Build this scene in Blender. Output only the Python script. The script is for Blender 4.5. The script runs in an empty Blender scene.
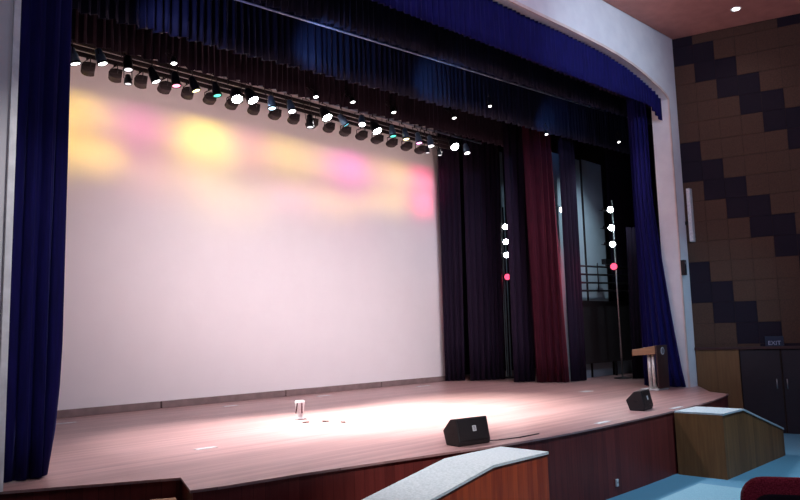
import bpy, bmesh, math, random
from mathutils import Vector, Matrix
random.seed(7)
S = bpy.context.scene
C = bpy.context.collection
R = math.radians

# ------------------------------------------------------------------ camera
cam_d = bpy.data.cameras.new('camera')
cam = bpy.data.objects.new('camera', cam_d)
C.objects.link(cam)
cam_d.sensor_fit = 'HORIZONTAL'
cam_d.sensor_width = 36.0
cam_d.lens = 720.0 / 800.0 * 36.0
cam_d.clip_end = 200
WX = (0.7000, -0.0660, -0.7110)      # world X, Y, Z seen from the camera
WY = (-0.7137, -0.1014, -0.6931)
WZ = (-0.0264, 0.9926, -0.1183)
_x = Vector(WX).normalized()
_z = (Vector(WZ) - _x * Vector(WZ).dot(_x)).normalized()
_y = _z.cross(_x)
rot = Matrix((_x, _y, _z))
cam.matrix_world = Matrix.Translation((0, 0, 1.6)) @ rot.to_4x4()
S.camera = cam

# ------------------------------------------------------------------ world and exposure
w = bpy.data.worlds.new('world'); S.world = w; w.use_nodes = True
w.node_tree.nodes['Background'].inputs[0].default_value = (0.42, 0.33, 0.62, 1)
w.node_tree.nodes['Background'].inputs[1].default_value = 0.12
S.view_settings.view_transform = 'Standard'
S.view_settings.look = 'None'
S.view_settings.gamma = 1
S.view_settings.use_curve_mapping = False
S.view_settings.exposure = 0.0

def aim(o, loc, tgt):
    o.location = loc
    o.rotation_euler = (Vector(tgt) - Vector(loc)).to_track_quat('-Z', 'Y').to_euler()
def area(name, loc, tgt, sx, sy, power, col, spread=180):
    d = bpy.data.lights.new(name, 'AREA'); d.shape = 'RECTANGLE'; d.size = sx; d.size_y = sy
    d.energy = power; d.color = col; d.spread = R(spread)
    o = bpy.data.objects.new(name, d); C.objects.link(o); aim(o, loc, tgt); return o
def spot(name, loc, tgt, power, col, angle=40, blend=0.6, r=0.08):
    d = bpy.data.lights.new(name, 'SPOT'); d.energy = power; d.color = col
    d.spot_size = R(angle); d.spot_blend = blend; d.shadow_soft_size = r
    o = bpy.data.objects.new(name, d); C.objects.link(o); aim(o, loc, tgt); return o

# house light of the auditorium ceiling, reaching the proscenium and the carpet
area('house_light', (9, 1.0, 9.6), (13.5, 8.4, 5.0), 6, 1.5, 420, (0.70, 0.72, 1.0), 130)
spot('arch_light', (12.0, -1.0, 8.5), (16.4, 8.5, 8.2), 2900, (0.60, 0.80, 1.0), 36, 1.0, 0.2)
spot('column_light', (15.5, 0.0, 5.0), (20.0, 8.4, 2.0), 900, (0.30, 0.72, 1.0), 30, 1.0, 0.2)
spot('carpet_light', (13.0, 2.0, 8.5), (12.9, 4.6, -1.2), 1500, (0.45, 0.85, 1.0), 62, 0.8, 0.2)
spot('left_pillar_light', (1.6, 3.5, 7.5), (2.5, 9.0, 4.0), 150, (0.74, 0.78, 1.0), 75, 1.0, 0.2)
spot('seat_fill', (3.0, -1.5, 5.0), (5.8, 1.8, 0.4), 120, (1.0, 0.85, 0.9), 30, 1.0, 0.2)  # added spot for the seat rim, no fixture
spot('ramp_fill', (5.5, 0.5, 9.0), (7.3, 6.0, -0.3), 4200, (1.0, 0.95, 0.93), 22, 1.0, 0.2)  # added spot to brighten the left ramp, no fixture
# wide warm-white wash on the cyclorama from the floods above it, plus added fills
area('cyclorama_wash', (12.4, 15.1, 7.5), (12.4, 16.75, 6.2), 14.5, 0.25, 9, (1.0, 0.66, 0.60), 150)
area('cyclorama_fill', (12.6, 9.7, 7.3), (14.6, 16.75, 0.6), 12, 0.4, 280, (0.97, 0.84, 0.89), 84)  # added soft fill from the front, not from the floods
area('upper_cloth_fill', (12.4, 14.75, 6.95), (12.4, 16.75, 7.9), 13, 0.1, 40, (1.0, 0.74, 0.70), 120)  # added strip to lift the cloth above the coloured bands, no fixture

# ------------------------------------------------------------------ materials
def mat(name, col, rough=0.7, metal=0.0, col2=None, scale=6.0, stretch=(1, 1, 1), bump=0.0,
        emit=None, estr=0.0, sheen=0.0, sheen_col=(1, 1, 1), spec=0.5, detail=5.0, lo=0.35, hi=0.65):
    m = bpy.data.materials.new(name); m.use_nodes = True
    n = m.node_tree.nodes; l = m.node_tree.links; b = n['Principled BSDF']
    b.inputs['Roughness'].default_value = rough; b.inputs['Metallic'].default_value = metal
    b.inputs['Specular IOR Level'].default_value = spec
    if sheen:
        b.inputs['Sheen Weight'].default_value = sheen; b.inputs['Sheen Tint'].default_value = (*sheen_col, 1)
        b.inputs['Sheen Roughness'].default_value = 0.4
    if emit:
        b.inputs['Emission Color'].default_value = (*emit, 1); b.inputs['Emission Strength'].default_value = estr
    if col2 is None: col2 = tuple(c * 0.8 for c in col)
    tc = n.new('ShaderNodeTexCoord'); mp = n.new('ShaderNodeMapping'); mp.inputs['Scale'].default_value = stretch
    ns = n.new('ShaderNodeTexNoise'); ns.inputs['Scale'].default_value = scale; ns.inputs['Detail'].default_value = detail
    rp = n.new('ShaderNodeValToRGB'); rp.color_ramp.elements[0].position = lo; rp.color_ramp.elements[1].position = hi
    rp.color_ramp.elements[0].color = (*col2, 1); rp.color_ramp.elements[1].color = (*col, 1)
    l.new(tc.outputs['Object'], mp.inputs[0]); l.new(mp.outputs[0], ns.inputs['Vector'])
    l.new(ns.outputs[0], rp.inputs[0]); l.new(rp.outputs[0], b.inputs['Base Color'])
    if bump:
        bp = n.new('ShaderNodeBump'); bp.inputs['Strength'].default_value = bump; bp.inputs['Distance'].default_value = 0.01
        l.new(ns.outputs[0], bp.inputs['Height']); l.new(bp.outputs[0], b.inputs['Normal'])
    return m

def plank_mat(name, c1, c2, board, axis, rough, seam=0.5, bump=0.15):
    """boards of width `board` side by side along `axis`, with grain running along them"""
    m = bpy.data.materials.new(name); m.use_nodes = True
    n = m.node_tree.nodes; l = m.node_tree.links; b = n['Principled BSDF']
    b.inputs['Roughness'].default_value = rough
    if rough > 0.42: b.inputs['Specular IOR Level'].default_value = 0.2
    tc = n.new('ShaderNodeTexCoord'); sp = n.new('ShaderNodeSeparateXYZ'); l.new(tc.outputs['Object'], sp.inputs[0])
    dv = n.new('ShaderNodeMath'); dv.operation = 'DIVIDE'; dv.inputs[1].default_value = board
    l.new(sp.outputs[axis], dv.inputs[0])
    fl = n.new('ShaderNodeMath'); fl.operation = 'FLOOR'; l.new(dv.outputs[0], fl.inputs[0])
    fr = n.new('ShaderNodeMath'); fr.operation = 'FRACT'; l.new(dv.outputs[0], fr.inputs[0])
    wn = n.new('ShaderNodeTexWhiteNoise'); wn.noise_dimensions = '1D'; l.new(fl.outputs[0], wn.inputs['W'])
    mp = n.new('ShaderNodeMapping'); l.new(tc.outputs['Object'], mp.inputs[0])
    mp.inputs['Scale'].default_value = (0.5, 9, 3) if axis == 'Y' else (9, 9, 0.7)
    ns = n.new('ShaderNodeTexNoise'); ns.inputs['Scale'].default_value = 2.2; ns.inputs['Detail'].default_value = 6
    l.new(mp.outputs[0], ns.inputs['Vector'])
    mx = n.new('ShaderNodeMath'); mx.operation = 'MULTIPLY_ADD'; mx.inputs[1].default_value = 0.45
    l.new(wn.outputs['Value'], mx.inputs[0]); l.new(ns.outputs[0], mx.inputs[2])
    rp = n.new('ShaderNodeValToRGB'); rp.color_ramp.elements[0].position = 0.3; rp.color_ramp.elements[1].position = 1.0
    rp.color_ramp.elements[0].color = (*c2, 1); rp.color_ramp.elements[1].color = (*c1, 1)
    l.new(mx.outputs[0], rp.inputs[0])
    lt = n.new('ShaderNodeMath'); lt.operation = 'LESS_THAN'; lt.inputs[1].default_value = 0.05; l.new(fr.outputs[0], lt.inputs[0])
    sm = n.new('ShaderNodeMath'); sm.operation = 'MULTIPLY'; sm.inputs[1].default_value = seam; l.new(lt.outputs[0], sm.inputs[0])
    mc = n.new('ShaderNodeMixRGB'); mc.inputs[2].default_value = (c2[0] * .4, c2[1] * .4, c2[2] * .4, 1)
    l.new(sm.outputs[0], mc.inputs[0]); l.new(rp.outputs[0], mc.inputs[1]); l.new(mc.outputs[0], b.inputs['Base Color'])
    bp = n.new('ShaderNodeBump'); bp.inputs['Strength'].default_value = bump; bp.inputs['Distance'].default_value = 0.01
    l.new(ns.outputs[0], bp.inputs['Height']); l.new(bp.outputs[0], b.inputs['Normal'])
    return m

M = {}
M['deck'] = plank_mat('varnished_deck', (0.43, 0.26, 0.25), (0.25, 0.14, 0.135), 0.12, 'Y', 0.34, 0.25, 0.05)
M['fascia'] = plank_mat('dark_fascia_wood', (0.16, 0.030, 0.026), (0.09, 0.017, 0.016), 0.15, 'X', 0.45, 0.5)
M['ramp_wood'] = plank_mat('orange_ramp_wood', (0.30, 0.055, 0.018), (0.14, 0.020, 0.010), 0.11, 'X', 0.43, 0.5)
M['olive_wood'] = plank_mat('brown_ramp_wood', (0.24, 0.115, 0.045), (0.12, 0.055, 0.022), 0.12, 'X', 0.5, 0.4)
M['panel_wood'] = plank_mat('dado_wood', (0.20, 0.10, 0.045), (0.13, 0.065, 0.03), 0.25, 'X', 0.5, 0.3)
M['cyc'] = mat('cyclorama_cloth', (0.80, 0.76, 0.76), 0.9, col2=(0.785, 0.745, 0.745), scale=1.5, spec=0.1)
M['plaster'] = mat('white_plaster', (0.70, 0.68, 0.70), 0.85, col2=(0.64, 0.62, 0.65), scale=2.5, spec=0.2)
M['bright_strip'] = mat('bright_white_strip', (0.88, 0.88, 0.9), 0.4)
M['pink_plaster'] = mat('pinkish_plaster', (0.70, 0.55, 0.50), 0.85, scale=2.5, spec=0.2)
M['ceiling'] = mat('plum_ceiling', (0.55, 0.26, 0.22), 0.9, col2=(0.48, 0.22, 0.19), scale=3)
M['tan_tile'] = mat('tan_acoustic_tile', (0.080, 0.040, 0.026), 0.95, col2=(0.058, 0.029, 0.019), scale=30, bump=0.2)
M['dark_tile'] = mat('dark_acoustic_tile', (0.008, 0.0025, 0.012), 0.95, col2=(0.006, 0.002, 0.009), scale=30, bump=0.2)
M['seam'] = mat('tile_seam', (0.04, 0.022, 0.014), 0.95)
M['dark_rail'] = mat('dark_red_wood', (0.05, 0.014, 0.014), 0.5)
M['door'] = mat('dark_door', (0.02, 0.010, 0.016), 0.5)
M['carpet'] = mat('blue_carpet', (0.13, 0.30, 0.42), 1.0, col2=(0.09, 0.23, 0.34), scale=70, bump=0.3, spec=0.1)
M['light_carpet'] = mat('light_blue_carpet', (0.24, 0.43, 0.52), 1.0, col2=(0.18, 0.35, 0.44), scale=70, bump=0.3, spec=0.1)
M['ramp_carpet'] = mat('grey_blue_carpet', (0.50, 0.57, 0.60), 1.0, col2=(0.40, 0.47, 0.50), scale=30, bump=0.4, spec=0.1)
M['blue_velvet'] = mat('royal_blue_velvet', (0.005, 0.0035, 0.070), 0.85, col2=(0.003, 0.002, 0.045), scale=8, stretch=(3, 3, .3), sheen=0.12, sheen_col=(0.25, 0.28, 1.0), spec=0.15)
M['navy_cloth'] = mat('navy_border_cloth', (0.009, 0.010, 0.032), 0.7, scale=8, stretch=(3, 3, .3), sheen=0.1, sheen_col=(0.3, 0.45, 1.0), spec=0.3)
M['black_cloth'] = mat('black_drape_cloth', (0.012, 0.005, 0.018), 0.9, scale=8, stretch=(3, 3, .3), sheen=0.02, sheen_col=(0.5, 0.5, 1.0), spec=0.2)
M['brown_cloth'] = mat('brown_black_border_cloth', (0.028, 0.017, 0.026), 0.85, scale=8, stretch=(3, 3, .3), sheen=0.15, sheen_col=(0.8, 0.6, 0.9), spec=0.2)
M['red_velvet'] = mat('maroon_velvet', (0.040, 0.0025, 0.010), 0.85, col2=(0.022, 0.0015, 0.007), scale=8, stretch=(3, 3, .3), sheen=0.2, sheen_col=(1.0, 0.2, 0.3), spec=0.15)
M['batten_box'] = mat('brown_batten_box', (0.24, 0.17, 0.16), 0.7, scale=5)
M['black_metal'] = mat('black_metal', (0.014, 0.012, 0.016), 0.45, 0.3, scale=20)
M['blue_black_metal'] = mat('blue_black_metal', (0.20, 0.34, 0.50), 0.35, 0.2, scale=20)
M['brown_metal'] = mat('brown_black_metal', (0.010, 0.004, 0.006), 0.75, 0.0, scale=20)
M['blue_steel'] = mat('bluish_painted_pipe', (0.42, 0.50, 0.62), 0.4, 0.3, scale=20)
M['steel'] = mat('bright_steel', (0.62, 0.62, 0.62), 0.28, 1.0, scale=20)
M['bright_pole'] = mat('bright_pole_metal', (0.85, 0.82, 0.76), 0.45, 0.55, scale=20)
M['silver'] = mat('silver_plate', (0.62, 0.66, 0.68), 0.5, 0.2, scale=20)
M['black_wood'] = mat('black_textured_paint', (0.016, 0.012, 0.014), 0.65, scale=60, bump=0.4)
M['grille'] = mat('black_grille', (0.016, 0.011, 0.012), 0.5, 0.4, scale=160, bump=0.8)
M['tan_wood'] = mat('tan_veneer', (0.36, 0.20, 0.105), 0.5, col2=(0.28, 0.15, 0.08), scale=5, stretch=(.4, .4, 8))
M['brown_wood'] = mat('dark_brown_veneer', (0.045, 0.018, 0.018), 0.5, col2=(0.03, 0.012, 0.012), scale=5, stretch=(6, 6, .5))
M['white'] = mat('white_paint', (0.75, 0.75, 0.76), 0.5, scale=20)
M['grey_mark'] = mat('grey_print', (0.20, 0.19, 0.21), 0.6)
M['pale_flat'] = mat('pale_blue_flat', (0.40, 0.50, 0.56), 0.8, col2=(0.36, 0.46, 0.52), scale=2)
M['seat_red'] = mat('red_seat_fabric', (0.55, 0.05, 0.12), 0.9, col2=(0.2, 0.012, 0.03), scale=90, bump=0.4)
M['seat_dark'] = mat('dark_seat_fabric', (0.018, 0.012, 0.03), 0.9, scale=60)
M['sign'] = mat('dim_sign_letters', (0.5, 0.5, 0.62), 0.5)
M['sign_box'] = mat('dark_blue_sign_box', (0.012, 0.02, 0.05), 0.4)
M['black_void'] = mat('black_stage_paint', (0.010, 0.009, 0.014), 0.9)
def glow(name, col, s):
    return mat(name, (0.1, 0.1, 0.1), 0.4, emit=col, estr=s)
G = {'white': glow('white_lens', (1.0, 0.97, 1.0), 9), 'star': glow('dazzling_lens', (1.0, 0.98, 1.0), 60),
     'red': glow('red_lens', (1.0, 0.25, 0.38), 3.2), 'deepred': glow('glowing_red_lens', (1.0, 0.07, 0.16), 2.2), 'yellow': glow('yellow_lens', (1.0, 0.82, 0.42), 5),
     'green': glow('green_lens', (0.10, 0.85, 0.62), 1.6), 'cyan': glow('cyan_lens', (0.12, 0.80, 1.0), 1.8),
     'magenta': glow('magenta_lens', (1.0, 0.35, 0.75), 4), 'dim': glow('dim_lens', (0.9, 0.85, 0.9), 1.3),
     'blue': glow('pale_blue_lens', (0.55, 0.85, 1.0), 6)}

# ------------------------------------------------------------------ mesh helpers
def newbm(): return bmesh.new()
def bx(bm, x0, x1, y0, y1, z0, z1, mx=None, mi=0):
    vs = [bm.verts.new(p) for p in ((x0, y0, z0), (x1, y0, z0), (x1, y1, z0), (x0, y1, z0), (x0, y0, z1), (x1, y0, z1), (x1, y1, z1), (x0, y1, z1))]
    if mx is not None:
        for v in vs: v.co = mx @ v.co
    for f in ((3, 2, 1, 0), (4, 5, 6, 7), (0, 1, 5, 4), (1, 2, 6, 5), (2, 3, 7, 6), (3, 0, 4, 7)):
        fc = bm.faces.new([vs[i] for i in f]); fc.material_index = mi
def lathe(bm, prof, n=16, mx=None, cap=True):
    rings = []
    for r, z in prof:
        ring = []
        for k in range(n):
            a = 2 * math.pi * k / n
            p = Vector((r * math.cos(a), r * math.sin(a), z))
            ring.append(bm.verts.new(mx @ p if mx is not None else p))
        rings.append(ring)
    for a, b in zip(rings, rings[1:]):
        for k in range(n):
            f = bm.faces.new((a[k], a[(k + 1) % n], b[(k + 1) % n], b[k])); f.smooth = True
    if cap:
        bm.faces.new(rings[0][::-1]); bm.faces.new(rings[-1])
def tube(bm, p0, p1, r, n=8):
    p0 = Vector(p0); p1 = Vector(p1); d = p1 - p0
    mx = Matrix.Translation(p0) @ d.to_track_quat('Z', 'Y').to_matrix().to_4x4()
    lathe(bm, [(r, 0), (r, d.length)], n, mx)
def prism(bm, pts, y0, y1, mx=None):
    """polygon in x,z extruded along y"""
    f0 = [Vector((x, y0, z)) for x, z in pts]; f1 = [Vector((x, y1, z)) for x, z in pts]
    if mx is not None: f0 = [mx @ p for p in f0]; f1 = [mx @ p for p in f1]
    a = [bm.verts.new(p) for p in f0]; b = [bm.verts.new(p) for p in f1]; n = len(pts)
    bm.faces.new(a); bm.faces.new(b[::-1])
    for i in range(n): bm.faces.new((a[i], b[i], b[(i + 1) % n], a[(i + 1) % n]))
def slab(bm, pts, z0, z1):
    a = [bm.verts.new((x, y, z0)) for x, y in pts]; b = [bm.verts.new((x, y, z1)) for x, y in pts]; n = len(pts)
    bm.faces.new(a[::-1]); bm.faces.new(b)
    for i in range(n): bm.faces.new((a[i], a[(i + 1) % n], b[(i + 1) % n], b[i]))
def obj(name, bm, m, parent=None, bevel=0.0, fix=True):
    if fix: bmesh.ops.recalc_face_normals(bm, faces=bm.faces)
    me = bpy.data.meshes.new(name); bm.to_mesh(me); bm.free()
    for mm in (m if isinstance(m, (list, tuple)) else [m]): me.materials.append(mm)
    o = bpy.data.objects.new(name, me); C.objects.link(o)
    if parent is not None: o.parent = parent
    if bevel:
        b = o.modifiers.new('bevel', 'BEVEL'); b.width = bevel; b.segments = 2; b.limit_method = 'ANGLE'
    return o
def tag(o, label, cat, group=None, kind=None):
    o['label'] = label; o['category'] = cat
    if group: o['group'] = group
    if kind: o['kind'] = kind
    return o
def struct(name, bm, m, **k):
    o = obj(name, bm, m, **k); o['kind'] = 'structure'; return o
def thing(name, label, cat, loc=(0, 0, 0), rz=0, group=None):
    o = bpy.data.objects.new(name, None); C.objects.link(o); o.location = loc; o.rotation_euler = (0, 0, rz)
    o.empty_display_size = 0.1
    return tag(o, label, cat, group)
def dup(root, loc, rz, label, group=None):
    r = root.copy(); C.objects.link(r); r.location = loc; r.rotation_euler = (0, 0, rz); r['label'] = label
    if group: r['group'] = group
    for ch in list(root.children):
        c = ch.copy(); C.objects.link(c); c.parent = r
        for g in ch.children:
            d = g.copy(); C.objects.link(d); d.parent = c
    return r

# ------------------------------------------------------------------ the setting
# auditorium floor, carpeted in blue
bm = newbm(); slab(bm, [(-2.2, -5), (26, -5), (26, 8.25), (1.5, 8.25), (-1.0, 0.5)], -1.35, -1.2)
struct('floor', bm, M['carpet'])

# proscenium wall with its arched opening
def py(x): return 9.0 - 0.7 * (x - 2.76) / 17.4
XL, XR, XC = 2.76, 19.6, 11.18
arch = []
xs = [19.6, 19.45, 19.2, 18.8, 18.3, 17.66, 16.9, 16.2, 15.4, 14.5, 13.5, 12.3, 11.18]
zs = [8.07, 8.17, 8.27, 8.37, 8.50, 8.61, 8.69, 8.73, 8.75, 8.76, 8.76, 8.77, 8.77]
arch = [(x, z) for x, z in zip(xs, zs)] + [(2 * XC - x, z) for x, z in list(zip(xs, zs))[-2::-1]]
outer = [(1.80, -1.3), (XL, -1.3), (XL, 8.07)]
bm = newbm()
def wall_pt(x, z, d=0): return (x, py(x) + d, z)
TH = 0.5
def quad(bm, a, b, c, d):
    return bm.faces.new([bm.verts.new(p) for p in (a, b, c, d)])
for dd in (0, TH):
    quad(bm, wall_pt(1.75, 0.0, dd), wall_pt(XL, 0.0, dd), wall_pt(XL, 12.3, dd), wall_pt(1.75, 12.3, dd))
    quad(bm, wall_pt(XR, 0.0, dd), wall_pt(20.16, 0.0, dd), wall_pt(20.16, 12.3, dd), wall_pt(XR, 12.3, dd))
    ar = sorted(set(arch))
    for (xa, za), (xb, zb) in zip(ar, ar[1:]):
        quad(bm, wall_pt(xa, za, dd), wall_pt(xb, zb, dd), wall_pt(xb, 12.3, dd), wall_pt(xa, 12.3, dd))
for (xa, za), (xb, zb) in zip(ar, ar[1:]):
    quad(bm, wall_pt(xa, za), wall_pt(xb, zb), wall_pt(xb, zb, TH), wall_pt(xa, za, TH))
for x in (XL, XR):
    quad(bm, wall_pt(x, 0.0), wall_pt(x, 8.07), wall_pt(x, 8.07, TH), wall_pt(x, 0.0, TH))
bmesh.ops.remove_doubles(bm, verts=bm.verts, dist=0.0005)
struct('wall_proscenium', bm, M['plaster'])
# slim moulding round the opening
bm = newbm()
mo = [(XR, 0.0)] + [(x, z) for x, z in arch] + [(XL, 0.0)]
rings = []
for i, (x, z) in enumerate(mo):
    pa = Vector(mo[max(i - 1, 0)]); pb = Vector(mo[min(i + 1, len(mo) - 1)]); t = (pb - pa).normalized(); nr = Vector((t.y, -t.x))
    if i == 1: nr = Vector((0.8, 0.6))
    if i == len(mo) - 2: nr = Vector((-0.8, 0.6))
    rings.append([bm.verts.new((x + nr.x * u, py(x) + v, z + nr.y * u)) for u, v in ((-0.012, 0.002), (-0.012, -0.03), (0.06, -0.03), (0.06, 0.002))])
for ra, rb in zip(rings, rings[1:]):
    for k in range(4): bm.faces.new((ra[k], ra[(k + 1) % 4], rb[(k + 1) % 4], rb[k]))
struct('trim_1', bm, M['pink_plaster'])

# bright white edge strip on the left pillar
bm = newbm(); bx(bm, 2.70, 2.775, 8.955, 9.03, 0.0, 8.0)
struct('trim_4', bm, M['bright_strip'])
spot('edge_fill', (4.2, 4.5, 6.5), (2.9, 9.0, 2.6), 700, (1.0, 0.98, 1.0), 40, 1.0)  # added spot on the strip, no fixture modelled

# right side wall: square acoustic tiles in stepped dark diagonals, over a dado
A = R(16)
P0 = Vector((20.14, 8.3, 0)); DW = Vector((math.sin(A), -math.cos(A), 0)); NW = Vector((-math.cos(A), -math.sin(A), 0))
MW = Matrix(((DW.x, -NW.x, 0, P0.x), (DW.y, -NW.y, 0, P0.y), (0, 0, 1, 0), (0, 0, 0, 1)))   # local (s, depth, z)
bm = newbm()
bx(bm, -0.05, 10.5, 0.03, 0.25, -1.3, 10.1, MW, 2)
TW, THT = 0.545, 0.572
for k in range(19):
    for j in range(-1, 16):
        z0 = max(1.06, 1.14 + THT * j); z1 = min(9.98, 1.14 + THT * (j + 1))
        dark = ((j + k) % 6) in (2, 3)
        gap = 0.004
        bx(bm, TW * k + gap, TW * (k + 1) - gap, 0.0, 0.04, z0 + gap, z1 - gap, MW, 1 if dark else 0)
wr = struct('wall_right', bm, [M['tan_tile'], M['dark_tile'], M['seam']])
bm = newbm(); bx(bm, 0.02, 1.10, -0.03, 0.029, -1.2, 0.99, MW)
bx(bm, 3.1, 10.4, -0.03, 0.029, -1.2, 0.99, MW)
o = struct('baseboard_right', bm, M['panel_wood'])
bm = newbm(); bx(bm, 0.0, 10.4, -0.07, 0.029, 0.99, 1.06, MW)
struct('trim_2', bm, M['dark_rail'])
bm = newbm(); bx(bm, 1.12, 2.08, -0.015, 0.025, -1.19, 0.98, MW); bx(bm, 2.12, 3.08, -0.015, 0.025, -1.19, 0.98, MW)
d = struct('door_1', bm, M['door'], bevel=0.01)
bm = newbm()
for p in ((1.96, -0.05, -0.05), (2.2, -0.05, -0.05)):
    a = MW @ Vector(p); tube(bm, a, a + Vector((0, 0, 0.26)), 0.014)
    for dz in (0.02, 0.24):
        tube(bm, a + Vector((0, 0, dz)), a + Vector((0, 0, dz)) - NW * 0.045, 0.008)
obj('door_handle', bm, M['steel'], d)
# left side wall (beside the camera)
bm = newbm()
ML = Matrix(((-math.sin(A), 1, 0, 1.80), (-math.cos(A), 0, 0, 9.1), (0, 0, 1, 0), (0, 0, 0, 1)))
slab(bm, [(1.80, 9.1), (1.80 - 14.5 * math.sin(A), 9.1 - 14.5 * math.cos(A)), (1.6 - 14.5 * math.sin(A), 9.1 - 14.5 * math.cos(A)), (1.55, 9.1)], -1.3, 10.1)
struct('wall_left', bm, M['tan_tile'])
# ceiling of the auditorium
bm = newbm(); slab(bm, [(-3, -5), (26, -5), (26, 8.29), (20.14, 8.29), (1.7, 9.02), (-2.5, 2)], 10.0, 10.2)
struct('ceiling', bm, M['ceiling'])
# stage house: black walls behind, beside and above the stage
bm = newbm(); slab(bm, [(-1, 18.6), (29, 18.6), (29, 18.9), (-1, 18.9)], 0.0, 12.3); struct('wall_back', bm, M['black_void'])
bm = newbm(); slab(bm, [(28.7, 8.9), (29, 8.9), (29, 18.6), (28.7, 18.6)], 0.0, 12.3); struct('wall_wing_right', bm, M['black_void'])
bm = newbm(); slab(bm, [(-1, 9.6), (-0.7, 9.6), (-0.7, 18.6), (-1, 18.6)], 0.0, 12.3); struct('wall_wing_left', bm, M['black_void'])
bm = newbm(); slab(bm, [(-1, 9.6), (20.3, 8.8), (29, 8.8), (29, 18.9), (-1, 18.9)], 12.3, 12.5); struct('ceiling_stage', bm, M['black_void'])
bm = newbm(); slab(bm, [(20.16, 8.35), (29, 8.9), (29, 8.6), (20.3, 8.2)], -1.3, 12.3); struct('wall_wing_front', bm, M['black_void'])

# ------------------------------------------------------------------ stage
edge = [(2.0, 9.3), (2.76, 8.98), (4.43, 8.05), (4.12, 7.28), (4.45, 7.19), (5.46, 7.06), (6.42, 6.88), (7.52, 6.67), (8.75, 6.42), (9.6, 6.32), (10.5, 6.27), (11.3, 6.25),
        (12.3, 6.24), (13.4, 6.25), (14.4, 6.28), (15.45, 6.34), (16.3, 6.42), (17.2, 6.55), (18.1, 6.72), (18.55, 7.35), (19.9, 8.12), (20.1, 8.26)]
st = thing('stage_platform', 'raised wooden stage with bulging front edge and dark panelled fascia', 'stage', (11, 9, -1.2))
def inset(pts, d):
    out = []
    for i, p in enumerate(pts):
        a = Vector(pts[max(i - 1, 0)]); b = Vector(pts[min(i + 1, len(pts) - 1)])
        t = (b - a).normalized(); nrm = Vector((-t.y, t.x)); q = Vector(p) + nrm * d; out.append((q.x, q.y))
    return out
back = [(20.3, 8.9), (28.7, 9.0), (28.7, 18.6), (-0.7, 18.6), (-0.7, 9.7), (2.0, 9.6)]
def local(bmm, o):
    for v in bmm.verts: v.co -= o.location
bm = newbm(); slab(bm, edge + back, -0.03, 0.0); local(bm, st)
obj('stage_deck', bm, M['deck'], st)
bm = newbm(); ie = inset(edge, 0.03)
for i in range(len(ie) - 1):
    a, b = ie[i], ie[i + 1]; t = (Vector(b) - Vector(a)).normalized(); nrm = Vector((-t.y, t.x)) * 0.05
    slab(bm, [a, b, (b[0] + nrm.x, b[1] + nrm.y), (a[0] + nrm.x, a[1] + nrm.y)], -1.2, -0.03)
local(bm, st); obj('fascia', bm, M['fascia'], st)
# outlet on the fascia
o = thing('wall_outlet', 'small white outlet on the dark stage fascia', 'outlet', (11.55, 6.26, -0.98))
bm = newbm(); bx(bm, -0.035, 0.035, -0.02, 0.01, -0.06, 0.06); obj('cover_plate', bm, M['white'], o, 0.005)
bm = newbm(); bx(bm, -0.015, -0.006, -0.024, -0.019, -0.01, 0.02); bx(bm, 0.006, 0.015, -0.024, -0.019, -0.01, 0.02); obj('socket', bm, M['grey_mark'], o)
# steps in the notch at the left
o = thing('stage_steps', 'short flight of wooden steps set into the notch of the stage front', 'steps', (4.0, 8.0, -1.2))
dv = (Vector((4.12, 7.28)) - Vector((4.43, 8.05))).normalized(); lv = Vector((-0.874, 0.486))
for k in range(5):
    z = -0.2 - 0.2 * k
    base = Vector((4.36, 7.96)) + lv * (0.04 + 0.28 * k)
    pts = [base + dv * 0.0, base + dv * 0.78, base + dv * 0.78 + lv * 0.28, base + lv * 0.28]
    bm = newbm(); slab(bm, [(p.x, p.y) for p in pts], z - 0.04, z); local(bm, o); obj('tread', bm, M['tan_wood'], o)
    bm = newbm(); q = [pts[3] - lv * 0.03, pts[2] - lv * 0.03, pts[2], pts[3]]
    slab(bm, [(p.x, p.y) for p in q], max(-1.2, z - 0.2), z - 0.04); local(bm, o); obj('riser', bm, M['fascia'], o)

# carpeted side blocks in front of the stage
def side_block(label, prof, y0, y1, wood, x):
    o = thing('ramp_block', label, 'ramp', (x, y0, -1.2))
    bm = newbm(); prism(bm, [(a - x, b + 1.2 - 0.035) for a, b in prof], 0.02, y1 - y0); obj('side_panel', bm, wood, o)
    bm = newbm()
    top = prof[1:-1] if False else prof[:-2]
    up = [(a - x, b + 1.2) for a, b in top]; dn = [(a - x, b + 1.2 - 0.033) for a, b in top][::-1]
    prism(bm, up + dn, 0.0, y1 - y0); obj('carpet_top', bm, M['ramp_carpet'], o)
    return o
side_block('orange-brown wooden ramp block with grey-blue carpet top, in front of the left floor monitor',
           [(8.46, 0.0), (7.25, 0.0), (2.3, -0.89), (2.3, -1.2), (8.46, -1.2)], 5.56, 6.36, M['ramp_wood'], 6.0)
side_block('brown wooden ramp block with pale top at the far right of the stage front',
           [(13.94, 0.0), (14.98, 0.0), (17.28, -0.62), (17.28, -1.2), (13.94, -1.2)], 5.30, 6.24, M['olive_wood'], 15.0)
# raised strip of lighter blue carpet
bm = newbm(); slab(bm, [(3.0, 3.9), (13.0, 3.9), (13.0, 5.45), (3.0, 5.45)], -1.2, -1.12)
struct('trim_3', bm, M['light_carpet'])

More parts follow.
